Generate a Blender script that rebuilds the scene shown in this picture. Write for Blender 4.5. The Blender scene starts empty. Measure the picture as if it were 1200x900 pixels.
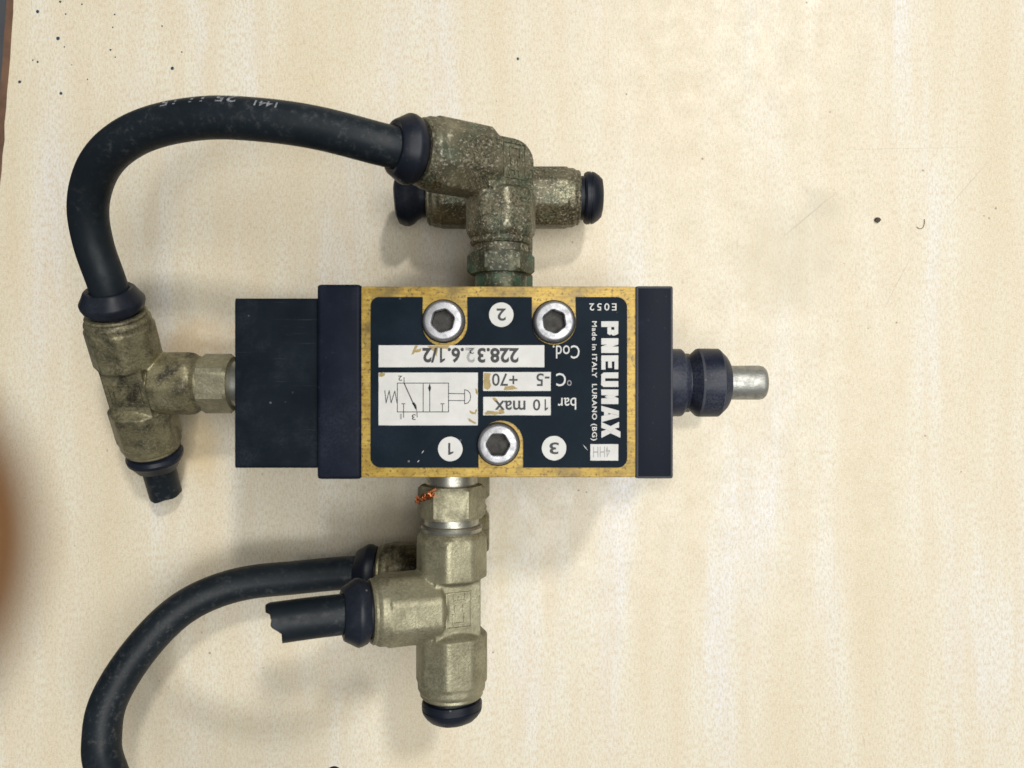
import bpy, bmesh, math, random
from mathutils import Vector, Matrix
from math import sin, cos, pi, radians, sqrt
random.seed(7)
SC = bpy.context.scene
COL = SC.collection
MM = 0.001                       # every builder below works in millimetres

# ------------------------------------------------------------------ camera
CAMZ = 198.0
FPX = 900.0                      # focal length in photograph pixels (1200 wide)
cd = bpy.data.cameras.new('camera')
cd.sensor_width = 36.0
cd.lens = 36.0 * FPX / 1200.0
cd.clip_start = 0.004
cd.clip_end = 20
cd.dof.use_dof = True
cd.dof.focus_distance = 0.168
cd.dof.aperture_fstop = 22.0
cam = bpy.data.objects.new('camera', cd)
cam.location = (0, 0, CAMZ * MM)
COL.objects.link(cam)
SC.camera = cam

# ------------------------------------------------------------------ light
w = bpy.data.worlds.new('World')
SC.world = w
w.use_nodes = True
bg = w.node_tree.nodes['Background']
bg.inputs[0].default_value = (0.86, 0.93, 1.0, 1)
bg.inputs[1].default_value = 0.11

def lamp(name, x, y, h, sx, sy, energy, col):
    l = bpy.data.lights.new(name, 'AREA')
    l.shape = 'RECTANGLE'
    l.size = sx
    l.size_y = sy
    l.energy = energy
    l.color = col
    o = bpy.data.objects.new(name, l)
    o.location = (x, y, h)
    d = Vector((0, 0, 0)) - o.location
    o.rotation_euler = d.to_track_quat('-Z', 'Y').to_euler()
    COL.objects.link(o)

lamp('ceiling_panel', 0.36, -0.02, 1.15, 0.80, 0.70, 11.6, (1.0, 0.985, 0.945))
lamp('ceiling_lamp', 0.52, 0.92, 1.60, 0.13, 0.17, 14.5, (1.0, 0.965, 0.91))
lamp('ceiling_lamp', 0.02, -0.34, 1.65, 0.14, 0.22, 4.0, (0.96, 0.98, 1.0))

vs = SC.view_settings
vs.view_transform = 'Standard'
vs.look = 'None'
vs.gamma = 1.0
vs.exposure = 0.0
vs.use_curve_mapping = False
SC.cycles.use_denoising = True
SC.cycles.max_bounces = 8

# ------------------------------------------------------------------ helpers
def P(px, py, d):
    """photograph pixel at distance d (mm) below the lens -> place in mm"""
    return Vector(((px - 600) * d / FPX, -(py - 450) * d / FPX, CAMZ - d))

class MB:
    def __init__(self):
        self.v = []
        self.f = []
    def add(self, vs_, fs_):
        o = len(self.v)
        self.v += [tuple(p) for p in vs_]
        self.f += [tuple(i + o for i in f) for f in fs_]
    def build(self, name, mat, parent=None, smooth=False, sharp=35, fix=True):
        me = bpy.data.meshes.new(name)
        me.from_pydata([(x * MM, y * MM, z * MM) for x, y, z in self.v], [], self.f)
        if fix:
            bm = bmesh.new()
            bm.from_mesh(me)
            bmesh.ops.recalc_face_normals(bm, faces=bm.faces)
            bm.to_mesh(me)
            bm.free()
        me.update()
        return link(name, me, mat, parent, smooth, sharp)

def link(name, me, mat, parent=None, smooth=False, sharp=35):
    if mat:
        me.materials.clear()
        me.materials.append(mat)
    if smooth:
        me.polygons.foreach_set('use_smooth', [True] * len(me.polygons))
        if sharp:
            me.set_sharp_from_angle(angle=radians(sharp))
    o = bpy.data.objects.new(name, me)
    COL.objects.link(o)
    if parent:
        o.parent = parent
    return o

def frame(axis, ref):
    a = Vector(axis).normalized()
    r = Vector(ref)
    r = (r - a * r.dot(a)).normalized()
    return a, r, a.cross(r)

def loft(mb, org, axis, ref, st, n=48, sides=0, caps=True, closed=False):
    """stations (t, R[, apothem]); with sides>0 the section is a polygon of that apothem clipped by R"""
    a, r, b = frame(axis, ref)
    org = Vector(org)
    vs_, fs_ = [], []
    for s in st:
        t, R = s[0], s[1]
        ap = s[2] if len(s) > 2 else None
        for i in range(n):
            th = 2 * pi * i / n
            rr = R
            if sides and ap:
                q = 2 * pi / sides
                ph = (th + q / 2) % q - q / 2
                rr = min(R, ap / cos(ph))
            vs_.append(org + a * t + (r * cos(th) + b * sin(th)) * rr)
    m = len(st)
    for k in range(m if closed else m - 1):
        k2 = (k + 1) % m
        for i in range(n):
            j = (i + 1) % n
            fs_.append((k * n + i, k * n + j, k2 * n + j, k2 * n + i))
    if caps and not closed:
        fs_.append(tuple(range(n - 1, -1, -1)))
        fs_.append(tuple((m - 1) * n + i for i in range(n)))
    mb.add(vs_, fs_)

def box_mesh(name, x0, x1, y0, y1, z0, z1, bev=0.0, seg=2, jitter=0):
    bm = bmesh.new()
    bmesh.ops.create_cube(bm, size=1)
    for v in bm.verts:
        v.co = Vector(((x0 + x1) / 2 + v.co.x * (x1 - x0), (y0 + y1) / 2 + v.co.y * (y1 - y0), (z0 + z1) / 2 + v.co.z * (z1 - z0)))
    if bev:
        bmesh.ops.bevel(bm, geom=list(bm.edges), offset=bev, segments=seg, affect='EDGES', profile=0.6)
    for v in bm.verts:
        v.co *= MM
    me = bpy.data.meshes.new(name)
    bm.to_mesh(me)
    bm.free()
    return me

def obox(mb, c, ax, ay, az, hx, hy, hz):
    """oriented box"""
    c = Vector(c)
    vs_ = [c + ax * (sx * hx) + ay * (sy * hy) + az * (sz * hz) for sz in (-1, 1) for sy in (-1, 1) for sx in (-1, 1)]
    mb.add(vs_, [(0, 2, 3, 1), (4, 5, 7, 6), (0, 1, 5, 4), (2, 6, 7, 3), (0, 4, 6, 2), (1, 3, 7, 5)])

def spline(pts, n=16):
    """Catmull-Rom through the points"""
    out = []
    m = len(pts)
    for i in range(m - 1):
        p0 = pts[i - 1] if i > 0 else pts[0] * 2 - pts[1]
        p1, p2 = pts[i], pts[i + 1]
        p3 = pts[i + 2] if i + 2 < m else pts[-1] * 2 - pts[-2]
        for k in range(n):
            t = k / n
            out.append(0.5 * ((2 * p1) + (p2 - p0) * t + (2 * p0 - 5 * p1 + 4 * p2 - p3) * t * t + (3 * p1 - p0 - 3 * p2 + p3) * t ** 3))
    out.append(pts[-1].copy())
    return out

def smooth_path(pts, it=6):
    for _ in range(it):
        q = [pts[0]]
        for i in range(1, len(pts) - 1):
            q.append(pts[i] * 0.5 + (pts[i - 1] + pts[i + 1]) * 0.25)
        q.append(pts[-1])
        pts = q
    return pts

class Path:
    def __init__(self, pts, ref=(0, 0, 1)):
        self.p = pts
        self.s = [0.0]
        for a, b in zip(pts, pts[1:]):
            self.s.append(self.s[-1] + (b - a).length)
        self.fr = []
        r = Vector(ref)
        for i in range(len(pts)):
            t = (pts[min(i + 1, len(pts) - 1)] - pts[max(i - 1, 0)]).normalized()
            r = (r - t * r.dot(t)).normalized()
            self.fr.append((t, r.copy(), t.cross(r)))
    def at(self, s, th, rad):
        s = max(0, min(s, self.s[-1] - 1e-6))
        i = 0
        while self.s[i + 1] < s:
            i += 1
        u = (s - self.s[i]) / (self.s[i + 1] - self.s[i])
        c = self.p[i].lerp(self.p[i + 1], u)
        r = self.fr[i][1].lerp(self.fr[i + 1][1], u)
        b = self.fr[i][2].lerp(self.fr[i + 1][2], u)
        return c + (r * cos(th) + b * sin(th)) * rad

def tube(path, R, Ri=2.6, n=40, end_cut=None, wob=0.0):
    """hollow hose along a path; end_cut(theta) -> how far (mm) the far rim runs past the last point"""
    mb = MB()
    vs_, fs_ = [], []
    m = len(path.p)
    for i in range(m):
        t, r, b = path.fr[i]
        for k in range(n):
            th = 2 * pi * k / n
            ext = 0
            if end_cut and i == m - 1:
                ext = end_cut(th)
            rr = R * (1 + wob * sin(i * 0.7 + 2 * th))
            vs_.append(path.p[i] + (r * cos(th) + b * sin(th)) * rr + t * ext)
    for i in range(m - 1):
        for k in range(n):
            j = (k + 1) % n
            fs_.append((i * n + k, i * n + j, (i + 1) * n + j, (i + 1) * n + k))
    # rim and bore at the far end
    t, r, b = path.fr[-1]
    base = (m - 1) * n
    o1 = len(vs_)
    for k in range(n):
        th = 2 * pi * k / n
        ext = end_cut(th) if end_cut else 0
        vs_.append(path.p[-1] + (r * cos(th) + b * sin(th)) * Ri + t * ext)
    o2 = len(vs_)
    for k in range(n):
        th = 2 * pi * k / n
        vs_.append(path.p[-1] + (r * cos(th) + b * sin(th)) * Ri - t * 9)
    for k in range(n):
        j = (k + 1) % n
        fs_.append((base + k, base + j, o1 + j, o1 + k))
        fs_.append((o1 + k, o1 + j, o2 + j, o2 + k))
    fs_.append(tuple(o2 + k for k in range(n)))
    fs_.append(tuple(range(n - 1, -1, -1)))
    mb.add(vs_, fs_)
    return mb

# ------------------------------------------------------------------ materials
class NT:
    def __init__(self, name):
        self.m = bpy.data.materials.new(name)
        self.m.use_nodes = True
        self.t = self.m.node_tree
        self.n = self.t.nodes
        self.b = self.n['Principled BSDF']
        self.co = self.n.new('ShaderNodeTexCoord').outputs['Object']
    def L(self, a, b):
        self.t.links.new(a, b)
    def set(self, **k):
        for key, v in k.items():
            s = self.b.inputs[key.replace('_', ' ')]
            if hasattr(v, 'node'):
                self.L(v, s)
            else:
                s.default_value = v if not isinstance(v, tuple) else (*v, 1)[:4]
    def map(self, scale, rot=(0, 0, 0), loc=(0, 0, 0)):
        m = self.n.new('ShaderNodeMapping')
        m.inputs['Scale'].default_value = scale
        m.inputs['Rotation'].default_value = rot
        m.inputs['Location'].default_value = loc
        self.L(self.co, m.inputs[0])
        return m.outputs[0]
    def noise(self, scale, detail=4, rough=0.55, vec=None, dist=0.0):
        t = self.n.new('ShaderNodeTexNoise')
        t.inputs['Scale'].default_value = scale
        t.inputs['Detail'].default_value = detail
        t.inputs['Roughness'].default_value = rough
        t.inputs['Distortion'].default_value = dist
        self.L(vec or self.co, t.inputs['Vector'])
        return t.outputs['Fac']
    def voro(self, scale, vec=None):
        t = self.n.new('ShaderNodeTexVoronoi')
        t.inputs['Scale'].default_value = scale
        self.L(vec or self.co, t.inputs['Vector'])
        return t.outputs['Distance']
    def ramp(self, fac, *stops):
        r = self.n.new('ShaderNodeValToRGB')
        e = r.color_ramp.elements
        while len(e) < len(stops):
            e.new(0.5)
        for el, (p, c) in zip(e, stops):
            el.position = p
            el.color = (c, c, c, 1) if not isinstance(c, tuple) else (*c, 1)[:4]
        self.L(fac, r.inputs[0])
        return r.outputs[0]
    def mix(self, fac, a, b, mode='MIX'):
        m = self.n.new('ShaderNodeMix')
        m.data_type = 'RGBA'
        m.blend_type = mode
        for s, v in ((m.inputs['Factor'], fac), (m.inputs['A'], a), (m.inputs['B'], b)):
            pass
        def put(sock, v):
            if hasattr(v, 'node'):
                self.L(v, sock)
            elif isinstance(v, tuple):
                sock.default_value = (*v, 1)[:4]
            else:
                sock.default_value = v
        put(m.inputs[0], fac)
        put(m.inputs[6], a)
        put(m.inputs[7], b)
        return m.outputs[2]
    def math(self, op, a, b=0.0):
        m = self.n.new('ShaderNodeMath')
        m.operation = op
        for i, v in enumerate((a, b)):
            if hasattr(v, 'node'):
                self.L(v, m.inputs[i])
            else:
                m.inputs[i].default_value = v
        return m.outputs[0]
    def bump(self, h, strength=0.3, dist=0.0002):
        b = self.n.new('ShaderNodeBump')
        b.inputs['Strength'].default_value = strength
        b.inputs['Distance'].default_value = dist
        self.L(h, b.inputs['Height'])
        self.L(b.outputs[0], self.b.inputs['Normal'])
    def spot(self, x, y, r, soft=0.5, sx=1.0, sy=1.0, warp=None):
        """1 inside a blot centred on (x, y) mm, 0 outside"""
        v = self.map((sx / MM, sy / MM, 0), loc=(-x * sx, -y * sy, 0))
        if warp is not None:
            va = self.n.new('ShaderNodeVectorMath')
            va.operation = 'ADD'
            self.L(v, va.inputs[0])
            self.L(warp, va.inputs[1])
            v = va.outputs[0]
        l = self.n.new('ShaderNodeVectorMath')
        l.operation = 'LENGTH'
        self.L(v, l.inputs[0])
        mr = self.n.new('ShaderNodeMapRange')
        mr.interpolation_type = 'SMOOTHSTEP'
        mr.inputs['From Min'].default_value = r * (1 - soft)
        mr.inputs['From Max'].default_value = r * (1 + soft)
        mr.inputs['To Min'].default_value = 1
        mr.inputs['To Max'].default_value = 0
        self.L(l.outputs['Value'], mr.inputs['Value'])
        return mr.outputs[0]

def warp_vec(t, scale, amp):
    n = t.n.new('ShaderNodeTexNoise')
    n.inputs['Scale'].default_value = scale
    n.inputs['Detail'].default_value = 4
    t.L(t.co, n.inputs['Vector'])
    s = t.n.new('ShaderNodeVectorMath')
    s.operation = 'SUBTRACT'
    t.L(n.outputs['Color'], s.inputs[0])
    s.inputs[1].default_value = (0.5, 0.5, 0.5)
    m = t.n.new('ShaderNodeVectorMath')
    m.operation = 'SCALE'
    t.L(s.outputs[0], m.inputs[0])
    m.inputs['Scale'].default_value = amp
    return m.outputs[0]

def m_table():
    t = NT('laminate_wood')
    broad = t.noise(1.0, 3, 0.5, t.map((52, 7.5, 1), rot=(0, 0, radians(-2))))
    mid = t.noise(1.0, 5, 0.6, t.map((190, 26, 1), rot=(0, 0, radians(-2)), loc=(3, 1, 0)))
    fib = t.noise(1.0, 4, 0.65, t.map((2300, 800, 1), rot=(0, 0, radians(-2))))
    fine = t.noise(3400, 2, 0.6)
    base = t.ramp(broad, (0.28, (0.625, 0.545, 0.375)), (0.44, (0.670, 0.612, 0.460)), (0.57, (0.695, 0.660, 0.545)), (0.70, (0.705, 0.708, 0.705)))
    base = t.mix(t.ramp(mid, (0.35, 0.55), (0.6, 0.0)), base, (0.64, 0.535, 0.365))
    base = t.mix(t.ramp(fib, (0.40, 0.75), (0.54, 0.0)), base, (0.57, 0.465, 0.315))
    base = t.mix(t.ramp(fine, (0.52, 0.0), (0.64, 0.55)), base, (0.80, 0.76, 0.69))
    fleck = t.noise(1.0, 2, 0.5, t.map((900, 210, 1), loc=(7, 2, 0)))
    base = t.mix(t.ramp(fleck, (0.68, 0.0), (0.76, 0.4)), base, (0.45, 0.34, 0.21))
    # dirt stains, dust specks, tinted blots and one painted shadow
    w1 = warp_vec(t, 130, 14)
    def blot(x, y, r, soft, col, amt, sx=1, sy=1):
        nonlocal base
        f = t.math('MULTIPLY', t.spot(x, y, r, soft, sx, sy, w1), amt)
        base = t.mix(f, base, col)
    def at(px, py):
        p = P(px, py, CAMZ)
        return p.x, p.y
    x, y = at(925, 300)
    blot(x, y, 12, 0.7, (0.50, 0.44, 0.30), 0.38)
    x, y = at(962, 240)
    blot(x, y, 5, 0.6, (0.42, 0.38, 0.27), 0.28, 1, 1.4)
    x, y = at(225, 400)
    blot(x, y, 6, 0.7, (0.50, 0.30, 0.12), 0.40, 0.7, 1.4)
    x, y = at(236, 520)
    blot(x, y, 6, 0.7, (0.58, 0.40, 0.16), 0.45, 1.2, 0.7)
    x, y = at(510, 700)
    blot(x, y, 8, 0.7, (0.55, 0.45, 0.22), 0.2)  # faint yellowish tint on the table below the near tee
    x, y = at(600, 640)
    blot(x, y, 6, 0.6, (0.50, 0.42, 0.20), 0.30, 1.3, 0.4)  # shadow right of the bottom fittings, painted into the table colour
    spk = t.voro(170)
    sel = t.noise(95, 2)
    f = t.math('MULTIPLY', t.ramp(spk, (0.035, 1.0), (0.06, 0.0)), t.ramp(sel, (0.54, 0.0), (0.60, 0.75)))
    base = t.mix(f, base, (0.16, 0.12, 0.08))
    t.set(Base_Color=base, Roughness=t.ramp(t.noise(160, 5), (0.3, 0.34), (0.7, 0.52)), Specular_IOR_Level=0.42)
    t.bump(t.math('ADD', fine, t.math('MULTIPLY', fib, 0.7)), 0.10, 0.00012)
    return t.m

def m_gold():
    t = NT('gold_paint')
    n1 = t.noise(260, 6, 0.65)
    n2 = t.noise(1600, 4, 0.7)
    br = t.noise(1.0, 4, 0.6, t.map((160, 2600, 400)))
    col = t.ramp(n1, (0.30, (0.24, 0.155, 0.035)), (0.50, (0.46, 0.305, 0.055)), (0.70, (0.58, 0.41, 0.10)))
    col = t.mix(t.ramp(br, (0.36, 0.6), (0.56, 0.0)), col, (0.27, 0.17, 0.04))
    col = t.mix(t.ramp(n2, (0.54, 0.0), (0.64, 0.8)), col, (0.09, 0.06, 0.025))
    col = t.mix(t.ramp(t.noise(90, 5, 0.7), (0.52, 0.0), (0.66, 0.75)), col, (0.15, 0.11, 0.045))
    t.set(Base_Color=col, Metallic=0.25, Roughness=t.ramp(n1, (0.3, 0.40), (0.7, 0.58)))
    t.bump(t.math('ADD', n2, br), 0.25, 0.0001)
    return t.m

def m_black(name, base, rough, scr=0.35, axis=None, spec=0.16):
    t = NT(name)
    n1 = t.noise(120, 5, 0.6)
    col = t.mix(t.ramp(n1, (0.35, 0.0), (0.75, 0.6)), base, tuple(c * 1.9 + 0.004 for c in base))
    dust = t.math('MULTIPLY', t.ramp(t.noise(60, 6, 0.7), (0.48, 0.0), (0.75, 1.0)), t.ramp(t.noise(2500, 2), (0.35, 0.0), (0.65, scr)))
    col = t.mix(dust, col, (0.075, 0.08, 0.09))
    sc_ = (60, 2200, 300) if axis == 'x' else (900, 900, 900)
    st = t.noise(1.0, 5, 0.7, t.map(sc_))
    n3 = t.noise(70, 4, 0.6)
    f = t.math('MULTIPLY', t.ramp(st, (0.62, 0.0), (0.74, scr)), t.ramp(n3, (0.45, 0.0), (0.62, 1.0)))
    col = t.mix(f, col, (0.20, 0.21, 0.22))
    spk = t.voro(330)
    f2 = t.math('MULTIPLY', t.ramp(spk, (0.05, 1.0), (0.09, 0.0)), t.ramp(t.noise(140, 2), (0.54, 0.0), (0.62, 0.40)))
    col = t.mix(f2, col, (0.34, 0.34, 0.34))
    t.set(Base_Color=col, Roughness=t.ramp(n1, (0.3, rough), (0.7, rough + 0.14)), Specular_IOR_Level=spec)
    t.bump(st if axis else t.noise(1500, 4), 0.35 if axis else 0.15, 0.00012)
    return t.m

def m_rubber(lo):
    t = NT('black_hose_plastic')
    n1 = t.noise(90, 5, 0.6)
    n2 = t.noise(650, 7, 0.78)
    col = t.mix(t.ramp(n1, (0.4, 0.0), (0.7, 0.6)), (0.0075, 0.0115, 0.0155), (0.015, 0.021, 0.027))
    f = t.math('MULTIPLY', t.ramp(n2, (0.52, 0.0), (0.78, 0.42)), t.ramp(t.noise(45, 3), (lo, 0.0), (lo + 0.16, 1.0)))
    col = t.mix(f, col, (0.20, 0.19, 0.19))
    t.set(Base_Color=col, Roughness=t.ramp(n2, (0.35, 0.38), (0.7, 0.62)), Specular_IOR_Level=0.22)
    t.bump(n2, 0.12, 0.00015)
    return t.m

def m_nickel(name, light, dark, grime, amt, green=0.0, spk_amt=None):
    spk_amt = amt if spk_amt is None else spk_amt
    t = NT(name)
    n1 = t.noise(140, 5, 0.65)
    n2 = t.noise(1900, 4, 0.7)
    n3 = t.noise(130, 6, 0.72, dist=0.4)
    col = t.ramp(n1, (0.32, dark), (0.66, light))
    col = t.mix(t.ramp(n3, (0.46, 0.0), (0.64, amt)), col, grime)
    spk = t.math('MULTIPLY', t.ramp(n2, (0.48, 0.0), (0.54, 1.0)), t.ramp(t.noise(120, 3), (0.34, 0.1), (0.56, 1.0)))
    col = t.mix(t.math('MULTIPLY', spk, spk_amt), col, tuple(c * 0.30 for c in grime))
    col = t.mix(t.math('MULTIPLY', t.ramp(t.noise(1700, 3, 0.6), (0.56, 0.0), (0.64, 0.75)), spk_amt), col, (0.50, 0.46, 0.36))
    if green:
        col = t.mix(t.math('MULTIPLY', t.ramp(t.noise(170, 4, 0.7), (0.50, 0.0), (0.66, 1.0)), green), col, (0.035, 0.13, 0.085))
    t.set(Base_Color=col, Metallic=t.ramp(n3, (0.4, 0.62), (0.7, 0.25)), Roughness=t.ramp(n3, (0.35, 0.36), (0.65, 0.58)))
    t.bump(t.math('ADD', n2, t.math('MULTIPLY', n1, 0.5)), 0.42, 0.00018)
    return t.m

def m_steel(name, c, rough, metal=0.9, bs=0.15):
    t = NT(name)
    n = t.noise(700, 5, 0.7)
    col = t.mix(t.ramp(n, (0.45, 0.0), (0.72, 0.75)), c, tuple(x * 0.45 for x in c))
    t.set(Base_Color=col, Metallic=metal, Roughness=t.ramp(n, (0.3, rough), (0.7, rough + 0.2)))
    t.bump(n, bs, 0.0002)
    return t.m

def m_flat(name, c, rough=0.55, var=0.12, scale=300, metal=0.0):
    t = NT(name)
    n = t.noise(scale, 5, 0.65)
    col = t.mix(t.ramp(n, (0.35, 0.0), (0.7, 1.0)), c, tuple(x * (1 - var) for x in c))
    t.set(Base_Color=col, Roughness=rough, Metallic=metal)
    return t.m

def m_skin():
    t = NT('skin')
    n = t.noise(160, 4)
    col = t.mix(n, (0.18, 0.078, 0.018), (0.21, 0.095, 0.024))
    t.set(Base_Color=col, Roughness=0.5, Subsurface_Weight=0.6, Subsurface_Scale=0.004)
    t.b.inputs['Subsurface Radius'].default_value = (1.0, 0.35, 0.15)
    t.bump(t.noise(900, 4), 0.15, 0.0002)
    return t.m

M = dict(
    table=m_table(), gold=m_gold(),
    cap=m_black('black_cap_plastic', (0.0050, 0.0074, 0.0150), 0.42, 0.22, spec=0.08),
    ribbed=m_black('ribbed_black_plastic', (0.0055, 0.009, 0.013), 0.45, 0.30, 'x', spec=0.05),
    plate=m_black('navy_label_film', (0.0050, 0.0098, 0.0160), 0.42, 0.05, spec=0.045),
    collar=m_black('black_collar_plastic', (0.0065, 0.0088, 0.0150), 0.36, 0.35, spec=0.25),
    boot=m_black('black_collar_nut', (0.011, 0.014, 0.028), 0.34, 0.8, spec=0.25),
    hose=m_rubber(0.47), hose_scuffed=m_rubber(0.38),
    cap_worn=m_black('worn_cap_edge', (0.045, 0.048, 0.060), 0.5, 0.9, spec=0.2),
    nickel=m_nickel('dull_nickel_brass', (0.335, 0.315, 0.212), (0.235, 0.216, 0.136), (0.115, 0.10, 0.056), 0.5, 0.0, 0.28),
    nickel_dirty=m_nickel('grimy_nickel_brass', (0.245, 0.222, 0.145), (0.125, 0.112, 0.068), (0.055, 0.048, 0.028), 0.85, 0.22, 0.72),
    nickel_mid=m_nickel('tarnished_shaded_nickel_brass', (0.31, 0.28, 0.165), (0.20, 0.178, 0.096), (0.030, 0.025, 0.015), 0.95, 0.0, 0.30),  # tarnish on the spring end tee, painted shade on the lower elbow
    nut_dark=m_nickel('grimy_nut', (0.13, 0.13, 0.075), (0.045, 0.05, 0.03), (0.020, 0.024, 0.014), 0.9, 0.8, 0.4),
    bright=m_steel('bright_nickel', (0.42, 0.41, 0.35), 0.30),
    zinc=m_steel('zinc_screw', (0.37, 0.37, 0.385), 0.36, 0.85),
    zincd=m_steel('dark_socket', (0.035, 0.032, 0.028), 0.5, 0.4, 0.6),
    pin=m_steel('scratched_pin', (0.40, 0.40, 0.37), 0.40, 0.8, 0.5),
    white=m_flat('white_print', (0.60, 0.595, 0.565), 0.55, 0.16, 200),
    ink=m_flat('dark_ink', (0.018, 0.018, 0.022), 0.55),
    inkfade=m_flat('faded_ink', (0.30, 0.30, 0.29), 0.55),
    wear=m_flat('worn_gold', (0.36, 0.26, 0.09), 0.5, 0.35, 900),
    hoseprint=m_flat('faded_hose_print', (0.36, 0.37, 0.40), 0.6, 0.85, 1500),
    brown=m_flat('brown_edge_band', (0.16, 0.085, 0.05), 0.55, 0.6, 120),
    floor=m_flat('grey_floor', (0.16, 0.165, 0.18), 0.7, 0.25, 12),
    spot=m_flat('blue_black_ink_spot', (0.018, 0.05, 0.075), 0.4),
    tscratch=m_flat('dull_table_scratch', (0.58, 0.52, 0.41), 0.8, 0.2, 900),
    crumb=m_flat('dark_crumb', (0.09, 0.075, 0.06), 0.8, 0.5, 1500),
    fibre=m_flat('brown_fibre', (0.20, 0.15, 0.09), 0.7),
    copper=m_flat('copper_sealant', (0.30, 0.085, 0.022), 0.3, 0.85, 1500, 0.7),
    skin=m_skin(), nail=m_flat('nail', (0.62, 0.38, 0.28), 0.3),
)

def tag(o, label=None, cat=None, group=None, kind=None):
    if label:
        o['label'] = label
    if cat:
        o['category'] = cat
    if group:
        o['group'] = group
    if kind:
        o['kind'] = kind
    return o

# ------------------------------------------------------------------ setting: floor and tabletop
fl = MB()
fl.add([(-3000, -3000, -750), (3000, -3000, -750), (3000, 3000, -750), (-3000, 3000, -750)], [(0, 1, 2, 3)])
tag(fl.build('floor', M['floor']), kind='structure')

EX = -129.0                              # left edge of the tabletop at its top, leaning a little
TILT = radians(4.2)
ed = Vector((-sin(TILT), -cos(TILT), 0))   # runs down the picture along the edge
e0 = P(16.5, 0, CAMZ)
ex = Vector((cos(TILT), -sin(TILT), 0))
def slab(mb, xa, xb, z0, z1, ya=-700, yb=700, wav=0.0):
    n = 240 if wav else 1
    top = []
    for i in range(n + 1):
        s = ya + (yb - ya) * i / n
        jag = wav * (sin(s * 0.9) * 0.4 + sin(s * 2.3 + 1) * 0.35 + random.uniform(-0.5, 0.5))
        top.append((e0 + ed * s + ex * (xa + jag), e0 + ed * s + ex * xb))
    vs_, fs_ = [], []
    for a, b in top:
        for z in (z0, z1):
            vs_ += [Vector((a.x, a.y, z)), Vector((b.x, b.y, z))]
    for i in range(n):
        o, q = i * 4, i * 4 + 4
        fs_ += [(o + 2, o + 3, q + 3, q + 2), (o, q, q + 1, o + 1), (o, o + 2, q + 2, q), (o + 1, q + 1, q + 3, o + 3)]
    fs_ += [(0, 1, 3, 2), (n * 4, n * 4 + 2, n * 4 + 3, n * 4 + 1)]
    mb.add(vs_, fs_)
mb = MB()
slab(mb, 0, 900, -18, 0, -360, 620, 0.22)
table = tag(mb.build('tabletop', M['table']), kind='structure')
mb = MB()
slab(mb, -2.3, -0.35, -18, -0.6, -360, 620, 0.15)
mb.build('edge_band', M['brown'], table)

def disc(mb, c, r, h=0.06, n=14, sq=1.0):
    vs_ = [(c.x, c.y, h)]
    for i in range(n):
        th = 2 * pi * i / n
        rr = r * (1 + random.uniform(-0.12, 0.12))
        vs_.append((c.x + rr * 0.7 * cos(th), c.y + rr * 0.7 * sin(th) * sq, h * 0.9))
    for i in range(n):
        th = 2 * pi * i / n
        rr = r * (1 + random.uniform(-0.12, 0.12))
        vs_.append((c.x + rr * cos(th), c.y + rr * sin(th) * sq, 0.008))
    fs_ = [(0, 1 + i, 1 + (i + 1) % n) for i in range(n)]
    fs_ += [(1 + i, 1 + n + i, 1 + n + (i + 1) % n, 1 + (i + 1) % n) for i in range(n)]
    mb.add(vs_, fs_)
for px, py, r in ((44, 13.5, 2.4), (68, 45, 2.5), (23, 96, 2.1), (71.5, 109.5, 2.1), (202, 80, 2.4), (70.5, 2, 1.6), (129.5, 58.5, 1.5),
                  (134.5, 17, 1.2), (44, 72.5, 1.5), (38.5, 70.5, 1.1), (96, 5, 1.2), (132, 32, 1.1), (77, 16.5, 1.2), (135, 67, 1.0),
                  (102.5, 93, 1.0), (190, 30.5, 1.2), (75.5, 55, 1.0), (84, 76, 0.8), (213, 61, 1.0), (607, 69, 2.0)):
    mb = MB()
    disc(mb, P(px, py, CAMZ), r * 0.88 * CAMZ / FPX)
    mb.build('ink_spot', M['spot'], table, smooth=True)

for (xa, ya), (xb, yb), wd in (((1165, 181), (1109, 246), 0.16), ((1073, 290), (1031, 372), 0.12), ((985, 222), (912, 282), 0.22), ((967, 176), (1150, 172), 0.08)):
    A, B = P(xa, ya, CAMZ), P(xb, yb, CAMZ)
    d = (B - A).normalized()
    q = Vector((-d.y, d.x, 0)) * wd / 2
    up = Vector((0, 0, 0.006))
    mb = MB()
    k = 14
    pp = [A.lerp(B, i / k) + q * random.uniform(-1, 1) * 1.2 for i in range(k + 1)]
    mb.add([p + q * (0.15 + sin(pi * i / k)) * sg + up for i, p in enumerate(pp) for sg in (-1, 1)], [(2 * i, 2 * i + 2, 2 * i + 3, 2 * i + 1) for i in range(k)])
    mb.build('scratch', M['tscratch'], table)

# ------------------------------------------------------------------ the valve
valve = bpy.data.objects.new('pneumatic_valve', None)
valve.empty_display_size = 0.02
COL.objects.link(valve)
tag(valve, 'gold and black pneumatic valve block with upside-down printed label, brass push-in fittings and black hoses', 'pneumatic valve')

ZT = 52.0
k0 = (CAMZ - ZT) / FPX
def TX(px):
    return (px - 600) * k0
def TY(py):
    return -(py - 450) * k0

YU, YD = TY(335.5), TY(559.5)
XB0, XB1 = TX(423), TX(745)
def part_box(name, mat, *a, bev=0.5, seg=2, parent=None):
    return link(name, box_mesh(name, *a, bev=bev, seg=seg), mat, parent or valve, True, 40)
def worn_edges(o, mat):
    o.data.materials.append(mat)
    for p in o.data.polygons:
        if max(abs(c) for c in p.normal) < 0.98:
            p.material_index = 1
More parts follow.
